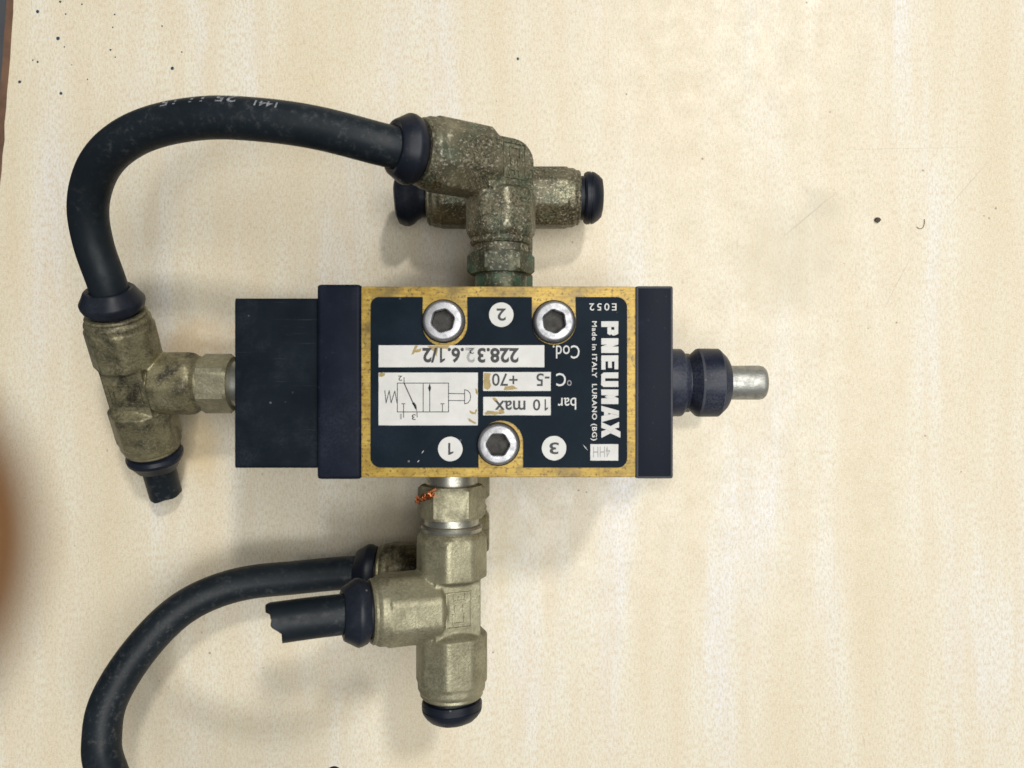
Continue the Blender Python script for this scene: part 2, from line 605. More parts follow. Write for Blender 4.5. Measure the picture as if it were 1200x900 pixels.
# upper valve
part_box('valve_body', M['gold'], XB0, XB1, YD, YU, 26.3, ZT, bev=0.35)
part_box('end_cap', M['cap'], TX(371.5), XB0 - 0.02, TY(561.8), TY(333), 26.5, ZT + 0.15, bev=0.8, seg=3)
worn_edges(part_box('end_cap', M['cap'], XB1 + 0.02, TX(789), TY(561), TY(335), 26.3, ZT + 0.05, bev=0.45), M['cap_worn'])
kb = (CAMZ - 50.2) / FPX
def ribbed(x0, x1, y0, y1, z0, z1):
    rnd = random.Random(3)
    top, n = [], 96
    for i in range(n + 1):
        t = i / n
        e = min(t, 1 - t)
        z = z1 - (0.35 if e == 0 else 0.08 if e < 0.012 else 0) - (0.0 if i % 2 else 0.012) - rnd.uniform(0, 0.035)
        top.append((y0 + (y1 - y0) * t, z))
    prof = [(y0, z0)] + top + [(y1, z0)]
    k = len(prof)
    mb = MB()
    def sec(x, sh):
        return [(x, y, z - (sh if 0 < i < k - 1 else 0)) for i, (y, z) in enumerate(prof)]
    rows = [sec(x0, 0.4), sec(x0 + 0.12, 0.12), sec(x0 + 0.4, 0.0), sec(x1, 0.0)]
    vs_ = [p for r in rows for p in r]
    fs_ = []
    for q in range(3):
        for i in range(k):
            j = (i + 1) % k
            fs_.append((q * k + i, q * k + j, (q + 1) * k + j, (q + 1) * k + i))
    fs_ += [tuple(range(k)), tuple(3 * k + i for i in range(k))]
    mb.add(vs_, fs_)
    return mb.build('spring_housing', M['ribbed'], valve)
ribbed((274.5 - 600) * kb, TX(371.5) - 0.05, -(548.5 - 450) * kb, -(349.5 - 450) * kb, 27.0, 50.2)
# lower valve, bolted under the upper one
part_box('valve_body', M['gold'], XB0, XB1, YD, YU, 0.0, 26.1, bev=0.35)
part_box('end_cap', M['cap'], TX(371.5), XB0 - 0.02, TY(561.8), TY(333), 0.1, 26.3, bev=0.8, seg=3)
part_box('end_cap', M['cap'], XB1 + 0.02, TX(789), TY(561), TY(335), 0.05, 26.1, bev=0.45)
ribbed(-59.5, TX(371.5) - 0.05, -(548.5 - 450) * kb, -(349.5 - 450) * kb, 2.0, 26.6)

# plungers
def plunger(z):
    y = 0.28
    k = (CAMZ - 39.0) / FPX
    org = (0, y, z)
    def X(px):
        return (px - 600) * k
    x0 = TX(789) - 0.3
    mb = MB()
    loft(mb, org, (1, 0, 0), (0, 0, 1), [(x0, 6.6), (x0 + .3, 7.0), (X(796), 7.0), (X(798), 6.85), (X(803.5), 5.6), (X(803.6), 5.2), (X(805), 5.2)], 56)
    col_ = mb.build('threaded_neck', M['boot'], valve, True, 30)
    mb = MB()
    loft(mb, org, (1, 0, 0), (0, 0, 1), [(X(803), 4.4), (X(804), 5.0), (X(809), 5.9), (X(815.5), 6.95), (X(818), 7.08), (X(840), 7.05), (X(841), 6.95),
                                         (X(849), 5.6), (X(851.5), 4.9), (X(852), 4.2), (X(851), 3.6)], 56)
    cn = mb.build('collar_nut', M['boot'], valve, True, 18)
    cn.data.materials.append(M['cap_worn'])
    for p in cn.data.polygons:
        if X(815.6) < p.center.x / MM < X(818) or X(840) < p.center.x / MM < X(841):
            p.material_index = 1
    mb = MB()
    loft(mb, org, (1, 0, 0), (0, 0, 1), [(X(846), 3.5), (X(889), 3.55), (X(893), 3.4), (X(895.5), 3.0), (X(896.8), 2.3), (X(897), 0.6)], 40)
    mb.build('push_pin', M['pin'], valve, True, 40)
plunger(39.0)
plunger(13.0)

# ------------------------------------------------------------------ label plate with its notches
def rounded(poly, rad, seg=6):
    out = []
    n = len(poly)
    for i in range(n):
        p, r = Vector(poly[i]), rad[i]
        if r <= 0:
            out.append(p)
            continue
        a, b = Vector(poly[i - 1]), Vector(poly[(i + 1) % n])
        u, v = (a - p).normalized(), (b - p).normalized()
        for k in range(seg + 1):
            t = k / seg
            q0, q2 = p + u * r, p + v * r
            out.append(q0 * (1 - t) ** 2 + p * 2 * t * (1 - t) + q2 * t * t)
    return out
SCREWS = [(518.8, 375.6), (649.6, 376.4), (583.6, 521.3)]
def arc(cx, cy, r, a0, a1, n=14):
    return [(cx + r * cos(radians(a0 + (a1 - a0) * i / n)), cy + r * sin(radians(a0 + (a1 - a0) * i / n))) for i in range(n + 1)]
out = []
# clockwise in the picture from the upper left corner (pixel coordinates, y down)
def corner(cx, cy, r, a0):
    return arc(cx, cy, r, a0, a0 + 90, 7)
L_, R_, T_, B_ = 434.3, 735.0, 348.0, 548.0
out += corner(L_ + 10, T_ + 10, 10, 180)
out += [(495.3, T_)] + arc(521.3, 380, 26.5, 180, 0, 16) + [(547.8, T_)]
out += [(623.3, T_)] + arc(649.3, 378, 26, 180, 0, 16) + [(675.0, T_)]
out += corner(R_ - 12, T_ + 12, 12, 270)
out += corner(R_ - 11, B_ - 11, 11, 0)
out += [(613.2, B_)] + arc(587.0, 519.0, 26.3, 0, -180, 16) + [(560.8, B_)]
out += corner(L_ + 12, B_ - 12, 12, 90)
PZ0, PZ1 = ZT + 0.005, ZT + 0.30
kp = (CAMZ - PZ1) / FPX
def pl(px, py, z):
    return ((px - 600) * kp, -(py - 450) * kp, z)
def prism(name, pts, z0, z1, mat, parent, jag=0.0):
    """extruded outline given in label pixels"""
    bm = bmesh.new()
    vs_ = [bm.verts.new([c * MM for c in pl(x + random.uniform(-jag, jag), y + random.uniform(-jag, jag), z0)]) for x, y in pts]
    f = bm.faces.new(vs_)
    r = bmesh.ops.extrude_face_region(bm, geom=[f])
    for v in r['geom']:
        if isinstance(v, bmesh.types.BMVert):
            v.co.z = z1 * MM
    bmesh.ops.triangulate(bm, faces=[f for f in bm.faces if len(f.verts) > 4])
    bmesh.ops.recalc_face_normals(bm, faces=bm.faces)
    me = bpy.data.meshes.new(name)
    bm.to_mesh(me)
    bm.free()
    return link(name, me, mat, parent)
plate = prism('label_plate', out, PZ0, PZ1, M['plate'], valve, 0.12)
tag(plate, 'navy label plate printed upside down in white')
W0, W1 = PZ1 + 0.004, PZ1 + 0.020
I0, I1 = PZ1 + 0.022, PZ1 + 0.034
def rect(x0, y0, x1, y1):
    pts = []
    for a, b in (((x0, y0), (x1, y0)), ((x1, y0), (x1, y1)), ((x1, y1), (x0, y1)), ((x0, y1), (x0, y0))):
        for i in range(8):
            pts.append((a[0] + (b[0] - a[0]) * i / 8, a[1] + (b[1] - a[1]) * i / 8))
    return pts
for b in ((443.7, 404.6, 637.9, 430.3), (443.7, 436.6, 560, 498.4), (566.3, 436, 645.4, 458.1), (566.3, 465.0, 645.4, 486.6), (691.8, 520.5, 724.5, 539.7)):
    prism('white_panel', rect(*b), W0, W1, M['white'], plate, 0.14)
for cx, cy in ((587.5, 368.8), (527.7, 526.1), (649.3, 525.2)):
    prism('number_disc', arc(cx, cy, 14.4, 0, 348, 29), W0, W1, M['white'], plate, 0.12)

def text_mesh(s, offset=0.0, spacing=1.0):
    cu = bpy.data.curves.new('txt', 'FONT')
    cu.body = s
    cu.size = 1.0
    cu.offset = offset
    cu.space_character = spacing
    cu.resolution_u = 3
    ob = bpy.data.objects.new('txt', cu)
    COL.objects.link(ob)
    dg = bpy.context.evaluated_depsgraph_get()
    me = bpy.data.meshes.new_from_object(ob.evaluated_get(dg))
    bpy.data.objects.remove(ob)
    return me
def put_text(s, x0, y0, x1, y1, rot=180, mat='ink', z=I1, offset=0.0, spacing=1.0, wob=0.0, name='lettering'):
    """text squeezed into the pixel box; rot 180 = upside down, -90 = reading down the picture"""
    me = text_mesh(s, offset, spacing)
    xs = [v.co.x for v in me.vertices]
    ys = [v.co.y for v in me.vertices]
    ax, bx, ay, by = min(xs), max(xs), min(ys), max(ys)
    for v in me.vertices:
        u, q = (v.co.x - ax) / (bx - ax), (v.co.y - ay) / (by - ay)
        if rot == 180:
            px, py = x1 + (x0 - x1) * u, y0 + (y1 - y0) * q
        else:
            px, py = x0 + (x1 - x0) * q, y0 + (y1 - y0) * u
        px += random.uniform(-wob, wob)
        py += random.uniform(-wob, wob)
        v.co = Vector(pl(px, py, z)) * MM
    bm = bmesh.new()
    bm.from_mesh(me)
    for f in bm.faces:
        f.normal_update()
        if f.normal.z < 0:
            f.normal_flip()
    bm.to_mesh(me)
    bm.free()
    return link(name, me, M[mat], plate)
def put_one(x0, y0, x1, y1, wd=2.0, mat='ink'):
    """numeral one, upside down, with its flag"""
    pts = [(x0, y0), (x0 + wd, y0), (x0 + wd, y1 - (y1 - y0) * 0.22), (x1, y1 - (y1 - y0) * 0.30), (x1, y1 - (y1 - y0) * 0.17), (x0 + wd * 0.8, y1), (x0, y1)]
    mb = MB()
    mb.add([pl(x, y, I1) for x, y in pts], [tuple(range(len(pts)))])
    o = mb.build('lettering', M[mat], plate, fix=False)
    if o.data.polygons[0].normal.z < 0:
        o.data.flip_normals()
WZ = PZ1 + 0.018
put_text('2', 582, 361.5, 593, 376, offset=0.02)
put_one(525.2, 519, 531.4, 533, 2.5)
put_text('3', 643.8, 518.3, 654.8, 532.3, offset=0.02)
put_text('228.3', 559.5, 407.6, 607.8, 425.2, offset=0.034, wob=0.14)
put_text('2', 545.5, 407.6, 556.5, 425.0, mat='inkfade', offset=0.02, wob=0.5)
put_text('2', 549.5, 408.2, 555.5, 414.5, offset=0.0, wob=0.4)
put_text('.6.', 524.5, 407.4, 543.8, 425.2, offset=0.034, wob=0.14)
put_one(515.5, 407.4, 521.5, 425, 2.6)
put_text('/2', 495, 407.3, 512.5, 425.0, offset=0.034, wob=0.14)
put_text('-5', 628.5, 437.4, 644, 452.4, offset=0.012)
put_text('+70', 576.5, 437.4, 606.5, 452.4, offset=0.012)
put_text('0', 624.5, 467.8, 633.2, 481.2, offset=0.014)
put_one(638.2, 467.8, 642.2, 481.2, 1.6)
put_text('max', 579.5, 469.2, 615.8, 480.5, offset=0.014)
put_text('Cod.', 647.8, 404.6, 679.2, 420.2, mat='white', z=WZ, offset=0.002)
put_text('C', 651.8, 437.2, 663.2, 452.6, mat='white', z=WZ, offset=0.004)
put_text('o', 664.5, 445.5, 669.8, 452.0, mat='inkfade', z=WZ, offset=-0.004)
put_text('bar', 653.6, 466.0, 675.2, 480.0, mat='white', z=WZ, offset=0.004)
put_text('E052', 690.6, 355.4, 722.4, 363.9, mat='white', z=WZ, offset=0.006, spacing=1.35)
put_text('Made in ITALY  LURANO (BG)', 692.0, 376.4, 699.6, 516.3, rot=-90, mat='white', z=WZ, offset=0.018, spacing=1.12)
put_text('4HH', 695, 523.5, 715, 536, rot=180, mat='inkfade', offset=-0.002)

# heavy block lettering, drawn letter by letter on a 10 x 10 grid (x right, y up)
GL = {
    'P': [[(0, 0), (4, 0), (4, 10), (0, 10)], [(4, 10), (4, 7.6), (8.6, 7.6), (9.5, 8.4), (8.6, 10)], [(4, 5.9), (4, 3.6), (8.6, 3.6), (9.6, 5.0), (9.0, 5.9)], [(6.0, 7.6), (6.0, 5.9), (9.0, 5.9), (9.8, 6.8), (9.5, 8.4), (8.6, 7.6)]],
    'N': [[(0, 0), (4.3, 0), (4.3, 10), (0, 10)], [(5.7, 0), (10, 0), (10, 10), (5.7, 10)], [(4.3, 10), (4.3, 3.6), (5.7, 0), (5.7, 6.4)]],
    'E': [[(0, 0), (4.2, 0), (4.2, 10), (0, 10)], [(4.2, 7.7), (9.6, 7.7), (9.6, 10), (4.2, 10)], [(4.2, 4.0), (8.6, 4.0), (8.6, 6.2), (4.2, 6.2)], [(4.2, 0), (9.8, 0), (9.8, 2.5), (4.2, 2.5)]],
    'U': [[(0, 1.4), (1.4, 0), (4.0, 0), (4.0, 10), (0, 10)], [(6.0, 0), (8.6, 0), (10, 1.4), (10, 10), (6.0, 10)], [(4.0, 0), (6.0, 0), (6.0, 2.3), (4.0, 2.3)]],
    'M': [[(0, 0), (4.0, 0), (4.0, 10), (0, 10)], [(6.0, 0), (10, 0), (10, 10), (6.0, 10)], [(4.0, 10), (4.0, 3.6), (5, 2.0), (5, 7.6)], [(6.0, 10), (5, 7.6), (5, 2.0), (6.0, 3.6)]],
    'A': [[(-0.6, 0), (3.2, 0), (6.2, 10), (2.8, 10)], [(6.6, 0), (10.6, 0), (7.4, 10), (6.2, 10), (5.0, 6.2)], [(3.6, 1.6), (6.2, 1.6), (5.6, 4.0), (4.4, 4.0)]],
    'X': [[(-0.4, 0), (3.7, 0), (5.0, 2.9), (6.6, 5.2), (4.2, 7.6), (3.6, 10), (-0.4, 10), (2.5, 5.2)], [(6.2, 0), (10.6, 0), (7.4, 5.2), (10.4, 10.8), (6.4, 10.8), (4.2, 7.6), (6.6, 5.2), (5.0, 2.9)]],
}
y = 376.4
for i, ch in enumerate('PNEUMAX'):
    x0, x1, hgt = 704.6, 724.6, 17.1
    if ch in 'AX':
        x1 = 725.4
    mb = MB()
    for poly in GL[ch]:
        pts = [pl(x0 + (x1 - x0) * q / 10 + random.uniform(-.15, .15), y + hgt * u / 10 + random.uniform(-.15, .15), WZ) for u, q in poly]
        mb.add(pts, [tuple(range(len(pts)))])
    o = mb.build('block_letter', M['white'], plate, fix=False)
    bm = bmesh.new()
    bm.from_mesh(o.data)
    for f in bm.faces:
        f.normal_update()
        if f.normal.z < 0:
            f.normal_flip()
    bm.to_mesh(o.data)
    bm.free()
    y += 20.0 if i < 5 else 18.6

# circuit symbol
sym = MB()
def Z6(x, y):
    return 440 + x / 5.4545, 420 + y / 5.4545
def line(a, b, wd=0.95):
    a, b = Vector(Z6(*a)), Vector(Z6(*b))
    d = (b - a).normalized() * 0.25
    n = Vector((-d.y, d.x)).normalized() * wd / 2
    sym.add([pl(*(q), I1) for q in (a - d - n, b + d - n, b + d + n, a - d + n)], [(0, 1, 2, 3)])
for a, b in (((140, 158), (467, 158)), ((467, 158), (467, 342)), ((467, 342), (140, 342)), ((140, 342), (140, 158)), ((305, 158), (305, 342)),
             ((183, 122), (183, 158)), ((347, 165), (347, 342)), ((180, 290), (180, 378)), ((168, 290), (190, 290)),
             ((428, 290), (428, 342)), ((416, 290), (440, 290)), ((265, 342), (267, 376)),
             ((467, 224), (570, 226)), ((467, 269), (570, 270)), ((570, 200), (570, 291)),
             ((60, 205), (68, 285)), ((68, 285), (88, 206)), ((88, 206), (100, 284)), ((100, 284), (124, 208)), ((124, 208), (138, 284))):
    line(a, b)
line((183, 158), (256, 320), 1.3)
ap = [(570, 200), (590, 206), (604, 222), (609, 245), (604, 268), (590, 285), (570, 291)]
for a, b in zip(ap, ap[1:]):
    line(a, b)
for tri in (((347, 160), (336, 190), (347, 218), (356, 190)), ((232, 285), (266, 340), (262, 300), (248, 280))):
    sym.add([pl(*Z6(*q), I1) for q in tri], [(0, 1, 2, 3)])
so = sym.build('circuit_symbol', M['ink'], plate, fix=False)
bm = bmesh.new()
bm.from_mesh(so.data)
for f in bm.faces:
    f.normal_update()
    if f.normal.z < 0:
        f.normal_flip()
bm.to_mesh(so.data)
bm.free()
put_text('2', 466.5, 440.3, 471.5, 446.3, offset=0.01)
put_text('1', 468.6, 484.8, 471.0, 491.4, mat='inkfade', offset=0.01)
put_text('3', 482.6, 485.4, 487.2, 492.2, offset=0.01)

# places where the print has worn through to the metal
def wear(pts):
    out_ = []
    n = len(pts)
    for i in range(n):
        a, b = pts[i], pts[(i + 1) % n]
        for k in range(4):
            t = k / 4
            out_.append((a[0] + (b[0] - a[0]) * t, a[1] + (b[1] - a[1]) * t))
    c = [pl(x + random.uniform(-.5, .5), y + random.uniform(-.5, .5), PZ1 + 0.0215) for x, y in out_]
    mb = MB()
    mb.add(c, [tuple(range(len(c)))])
    o = mb.build('worn_patch', M['wear'], plate, fix=False)
    if o.data.polygons[0].normal.z < 0:
        o.data.flip_normals()
for pts in ([(482, 416.5), (486, 405.2), (490, 405.2), (487, 410), (494, 408), (493, 412), (487, 413)], [(500, 405), (527, 405), (524, 409), (514, 408), (512, 418), (508, 412)],
            [(444.3, 437.2), (452, 437.2), (450, 441), (444.6, 442)], [(567, 437), (575, 437.5), (574, 444), (575.5, 452), (572, 457), (567.2, 455)],
            [(591, 453), (600, 451.5), (607, 456), (590, 457.6)], [(567, 484), (571, 481.5), (583, 482.5), (588, 484.5), (580, 486.1), (568, 486.1)],
            [(576, 466), (581, 466), (584, 471), (580, 471)], [(584, 480), (590, 477), (591, 484), (586, 485.5)],
            [(549.5, 481), (556, 483), (558.5, 478.5), (559.5, 481), (557, 486), (551, 484)], [(547.5, 490), (551, 491), (559, 496), (556.5, 497), (550, 494)],
            [(556.5, 455), (559.7, 456), (559.7, 463), (557.5, 460)], [(723.5, 366), (723.8, 366.4), (722.9, 366.6)]):
    wear(pts)
# nicks in the film
for a, b in (((494, 531.5), (497, 527.5)), ((489, 542), (491.5, 539)), ((683, 521), (689, 528)), ((630, 382), (633, 383))):
    mb = MB()
    d = Vector((b[0] - a[0], b[1] - a[1])).normalized()
    n = Vector((-d.y, d.x)) * 0.5
    A, B_2 = Vector(a), Vector(b)
    c = [pl(*(q), WZ) for q in (A, (A + B_2) / 2 + n, B_2, (A + B_2) / 2 - n)]
    mb.add(c, [(0, 1, 2, 3)])
    o = mb.build('scratch', M['white'], plate, fix=False)
    if o.data.polygons[0].normal.z < 0:
        o.data.flip_normals()

# ------------------------------------------------------------------ socket head screws
def screw(px, py, rot):
    zt = ZT + 1.9
    k = (CAMZ - zt) / FPX
    c = Vector(((px - 600) * k, -(py - 450) * k, 0))
    R = 24.0 * k
    n = 48
    def ring(z, r):
        return [c + Vector((r * cos(2 * pi * i / n), r * sin(2 * pi * i / n), z)) for i in range(n)]
    def hexr(z, ap, rc=99):
        o = []
        for i in range(n):
            th = 2 * pi * i / n + rot
            ph = (th + pi / 6) % (pi / 3) - pi / 6
            o.append(c + Vector((min(rc, ap / cos(ph)) * cos(2 * pi * i / n), min(rc, ap / cos(ph)) * sin(2 * pi * i / n), z)))
        return o
    rows = [ring(ZT - 1.5, R), ring(zt - 0.55, R), ring(zt - 0.25, R - 0.12), ring(zt - 0.06, R - 0.32), ring(zt, R - 0.60),
            hexr(zt, 2.18, 2.34), hexr(zt - 0.28, 1.92), hexr(zt - 0.3, 1.92)]
    vs_ = [p for r in rows for p in r]
    fs_ = []
    for k_ in range(len(rows) - 1):
        for i in range(n):
            j = (i + 1) % n
            fs_.append((k_ * n + i, k_ * n + j, (k_ + 1) * n + j, (k_ + 1) * n + i))
    mb = MB()
    mb.add(vs_, fs_)
    o = mb.build('socket_screw', M['zinc'], valve, True, 35, fix=False)
    rows = [hexr(zt - 0.3, 1.92), hexr(zt - 2.4, 1.90)]
    mb = MB()
    mb.add([p for r in rows for p in r] + [c + Vector((0, 0, zt - 3.0))],
           [(i, (i + 1) % n, n + (i + 1) % n, n + i) for i in range(n)] + [(n + i, n + (i + 1) % n, 2 * n) for i in range(n)])
    mb.build('hex_socket', M['zincd'], o, True, 30, fix=False)
    mb = MB()
    loft(mb, c + Vector((0, 0, ZT - 0.2)), (0, 0, 1), (1, 0, 0), [(0, R + 0.35), (0.32, R + 0.33), (0.5, R + 0.15), (0.5, R - 0.1)], 40)
    mb.build('washer', M['zincd'], o, True, 30)
screw(*SCREWS[0], radians(14))
screw(*SCREWS[1], radians(-8))
screw(*SCREWS[2], radians(30))

# ------------------------------------------------------------------ push-in fittings
def remesh(mb, name, mat, parent, voxel=0.22, it=3):
    o = mb.build(name, mat, parent)
    m1 = o.modifiers.new('r', 'REMESH')
    m1.mode = 'VOXEL'
    m1.voxel_size = voxel * MM
    m2 = o.modifiers.new('s', 'SMOOTH')
    m2.iterations = it
    m2.factor = 0.5
    dg = bpy.context.evaluated_depsgraph_get()
    me = bpy.data.meshes.new_from_object(o.evaluated_get(dg))
    o.modifiers.clear()
    o.data = me
    me.materials.clear()
    me.materials.append(mat)
    me.polygons.foreach_set('use_smooth', [True] * len(me.polygons))
    return o

def collar(C, d, n, t0, parent, kind=0):
    st = {0: [(-2, 3.4), (-2, 4.9), (0.5, 5.0), (0.55, 6.0), (0.9, 6.25), (1.9, 6.65), (2.6, 6.70), (2.9, 6.60), (4.3, 5.75), (5.2, 5.25), (5.45, 4.95), (5.5, 4.4), (5.3, 4.05), (2, 3.9)],
          1: [(-2, 3.4), (-2, 5.1), (1.1, 5.2), (1.15, 5.9), (1.6, 6.2), (2.3, 6.2), (2.4, 6.0), (2.7, 6.0), (2.8, 6.15), (3.3, 6.05), (4.3, 5.4), (5.2, 4.5), (5.5, 3.7), (5.3, 3.2), (1.0, 3.0)],
          2: [(-2, 3.4), (-2, 4.6), (1.5, 4.6), (2.6, 5.2), (3.6, 6.1), (4.6, 6.6), (5.8, 6.5), (7.0, 6.0), (7.4, 5.2), (7.0, 4.4), (3, 3.6)],
          3: [(-2, 3.4), (-2, 5.4), (0.7, 5.5), (1.0, 6.2), (1.8, 6.6), (2.6, 6.5), (3.4, 5.9), (5.2, 5.0), (5.4, 4.3), (5.2, 3.95), (1, 3.9)]}[kind]
    mb = MB()
    loft(mb, C, d, n, [(t + t0, r) for t, r in st], 64)
    a_, r_, b_ = frame(d, n)
    Cv, ph = Vector(C), random.uniform(0, 6)
    for i, v in enumerate(mb.v):
        q = Vector(v) - Cv
        h = q.dot(a_)
        rad = q - a_ * h
        th = math.atan2(rad.dot(b_), rad.dot(r_))
        if rad.length > 4.2:
            rad *= 1 + 0.012 * sin(3 * th + ph) + 0.008 * sin(7 * th + 2 * ph)
            h += 0.10 * sin(2 * th + ph) + 0.06 * sin(5 * th)
        mb.v[i] = tuple(Cv + a_ * h + rad)
    return mb.build('release_collar', M['collar'], parent, True, 24)

def socket(mb, C, d, n, t0, t1, R=7.4, start=None):
    s0 = start if start is not None else t0
    loft(mb, C, d, n, [(s0, 4.9, 4.9), (t0, 5.2, 5.2), (t0 + 1.4, R * 1.0, R * 0.945), (t1 - 3.0, R, R * 0.945), (t1 - 2.6, R * 0.945, R * 0.93), (t1 - 1.3, R * 0.94, R * 0.93), (t1 - 0.3, R * 0.85, R * 0.85), (t1, R * 0.80, R * 0.80)], 64, sides=8)

def fitting(C, s, n, branches, mat, nutmat, nut, neck, elbow, collars, lip=None, plaque=True, nutR=(7.0, 6.1)):
    """C centre, s towards the port, n face normal, branches [(dir, end)], nut (t0, t1), neck end t"""
    C, s, n = Vector(C), Vector(s).normalized(), Vector(n).normalized()
    b = n.cross(s).normalized()
    mb = MB()
    # stem
    loft(mb, C, s, n, [(2, 5.0, 5.0), (4.8, 5.0, 5.0), (5.8, 7.3, 6.9), (13.2, 7.3, 6.9), (14.0, 7.1, 6.8), (14.9, 6.4, 6.4), (15.2, 6.0, 6.0)], 64, sides=8)
    # middle block
    if elbow:
        bd = Vector(branches[0][0]).normalized()
        o1, o2 = -s, -bd
        pts = []
        hw = 4.8
        pts2 = [(-hw, -hw - 1), (hw - 3.8, -hw - 1)]
        # outline in (along -bd, along -s): rounded outer corner
        prof = [(-6, -6), (hw, -6)] + [(hw - 4.4 + 4.4 * cos(radians(a)), 4.5 - 4.4 + 4.4 * sin(radians(a))) for a in range(0, 91, 10)] + [(-6, 4.5)]
        top = [C + o2 * u + o1 * v + n * 5.15 for u, v in prof]
        bot = [C + o2 * u + o1 * v - n * 5.15 for u, v in prof]
        k = len(prof)
        mb.add(top + bot, [tuple(range(k)), tuple(range(2 * k - 1, k - 1, -1))] + [(i, (i + 1) % k, k + (i + 1) % k, k + i) for i in range(k)])
    else:
        obox(mb, C, s, b, n, *((6.2, 4.7, 5.15) if abs(Vector(branches[-1][0]).normalized().dot(s)) > 0.5 else (4.7, 6.2, 5.15)))
    for d, e in branches:
        d = Vector(d).normalized()
        par = abs(d.dot(s)) > 0.5 or len(branches) == 1 or True
        if elbow:
            socket(mb, C, d, n, 2.4, e, start=0)
        elif lip is not None and d.dot(Vector(lip)) > 0.9:
            socket(mb, C, d, n, 2.2, e, start=0)
        else:
            socket(mb, C, d, n, 4.6, e, start=2)
    body = remesh(mb, 'pipe_fitting', mat, valve)
    # end lips
    for (d, e), ck in zip(branches, collars):
        mb = MB()
        loft(mb, C, d, n, [(e - 1.5, 5.4), (e - 0.6, 6.45), (e - 0.1, 6.5), (e + 0.25, 6.2), (e + 0.3, 5.3), (e - 1.0, 5.2)], 48, closed=True, caps=False)
        mb.build('socket_lip', M['nickel'] if mat is M['nickel'] else mat, body, True, 40)
        if ck is not None:
            collar(C, d, n, e + ck[1], body, ck[0])
    # ring, nut, neck
    mb = MB()
    loft(mb, C, s, n, [(14.6, 5.9), (15.1, 6.2), (15.9, 6.35), (16.3, 6.1), (16.5, 5.6), (nut[0], 5.6)], 48)
    mb.build('swivel_ring', M['bright'] if mat is M['nickel'] else mat, body, True, 30)
    a, R = nutR[1], nutR[0]
    mb = MB()
    t0, t1 = nut
    loft(mb, C, s, (0.06, 0, 1), [(t0, 5.7, a), (t0 + 0.05, R * 0.90, a), (t0 + 0.7, R, a), (t1 - 0.7, R, a), (t1 - 0.05, R * 0.90, a), (t1, 5.5, a)], 60, sides=6)
    mb.build('hex_nut', nutmat, body, True, 25)
    mb = MB()
    loft(mb, C, s, n, [(t1 - 0.2, 5.2), (t1 + 0.5, 5.35), (t1 + 1.2, 5.3), (neck, 5.3)], 48)
    mb.build('threaded_neck', M['bright'] if mat is not M['nickel_dirty'] else nutmat, body, True, 30)
    if plaque:
        # raised outline with two cast letters
        mb = MB()
        zc = C + n * 5.12
        for u, v, hu, hv in ((0, 2.55, 3.6, 0.14), (0, -2.55, 3.6, 0.14), (3.5, 0, 0.14, 2.5), (-3.5, 0, 0.14, 2.5),
                             (1.9, -0.2, 0.14, 1.2), (2.5, -1.3, 0.7, 0.14), (2.3, 0.0, 0.45, 0.14), (2.5, 1.0, 0.7, 0.14),
                             (-1.7, -1.2, 1.0, 0.15), (-1.7, 1.2, 1.0, 0.15), (-2.6, 0, 0.15, 1.2), (0.3, -0.9, 0.7, 0.14), (0.3, 0.7, 0.7, 0.14)):
            obox(mb, zc + s * u + b * v, s, b, n, hu, hv, 0.34)
        mb.build('cast_mark', mat, body)
    return body

R33, R20 = radians(33), radians(20)
Z2, Z1 = 39.0, 13.0
# upper elbow on the port at the top of the picture
u1 = Vector((-cos(R33), 0, sin(R33)))
C1 = Vector((-2.3, 45.0, Z2))
fitting(C1, (0, -1, 0), (sin(R33), 0, cos(R33)), [(u1, 18.6)], M['nickel_dirty'], M['nut_dark'], (18.0, 22.4), 26.8, True, [(0, 0.2)])
# lower tee on the same side
C2 = Vector((-2.0, 44.8, Z1))
fitting(C2, (0, -1, 0), (0, 0, 1), [((-1, 0, 0), 18.0), ((1, 0, 0), 18.0)], M['nickel_dirty'], M['nut_dark'], (18.0, 22.4), 26.8, False, [(2, 0.3), (1, 0.2)], lip=None)
# upper tee at the bottom of the picture
u3 = Vector((-cos(R20), 0, sin(R20)))
C3 = Vector((-12.5, -45.4, Z2))
f3 = fitting(C3, (0, 1, 0), (sin(R20), 0, cos(R20)), [(u3, 16.6), ((0, -1, 0), 18.6)], M['nickel'], M['nickel'], (17.8, 24.6), 28.0, False, [(0, 0.2), (1, 0.0)], lip=u3)
# lower elbow on the same side
C4 = Vector((-12.4, -45.4, Z1))
u4 = Vector((-1, 0, 0))
fitting(C4, (0, 1, 0), (0, 0, 1), [(u4, 19.4)], M['nickel_mid'], M['nickel'], (17.8, 24.6), 28.0, True, [(0, 0.2)])  # darker body colour stands in for the shade under the upper tee
# tee on the spring end
A30 = radians(29.5)
C5 = Vector((-87.2, 0.1, 20.3))
v5 = Vector((0, cos(A30), sin(A30)))
fitting(C5, (1, 0, 0), (0, -sin(A30), cos(A30)), [(v5, 17.6), (-v5, 17.6)], M['nickel_mid'], M['nickel'], (15.6, 23.0), 28.2, False, [(0, 0.4), (3, 0.3)], nutR=(6.9, 6.1))

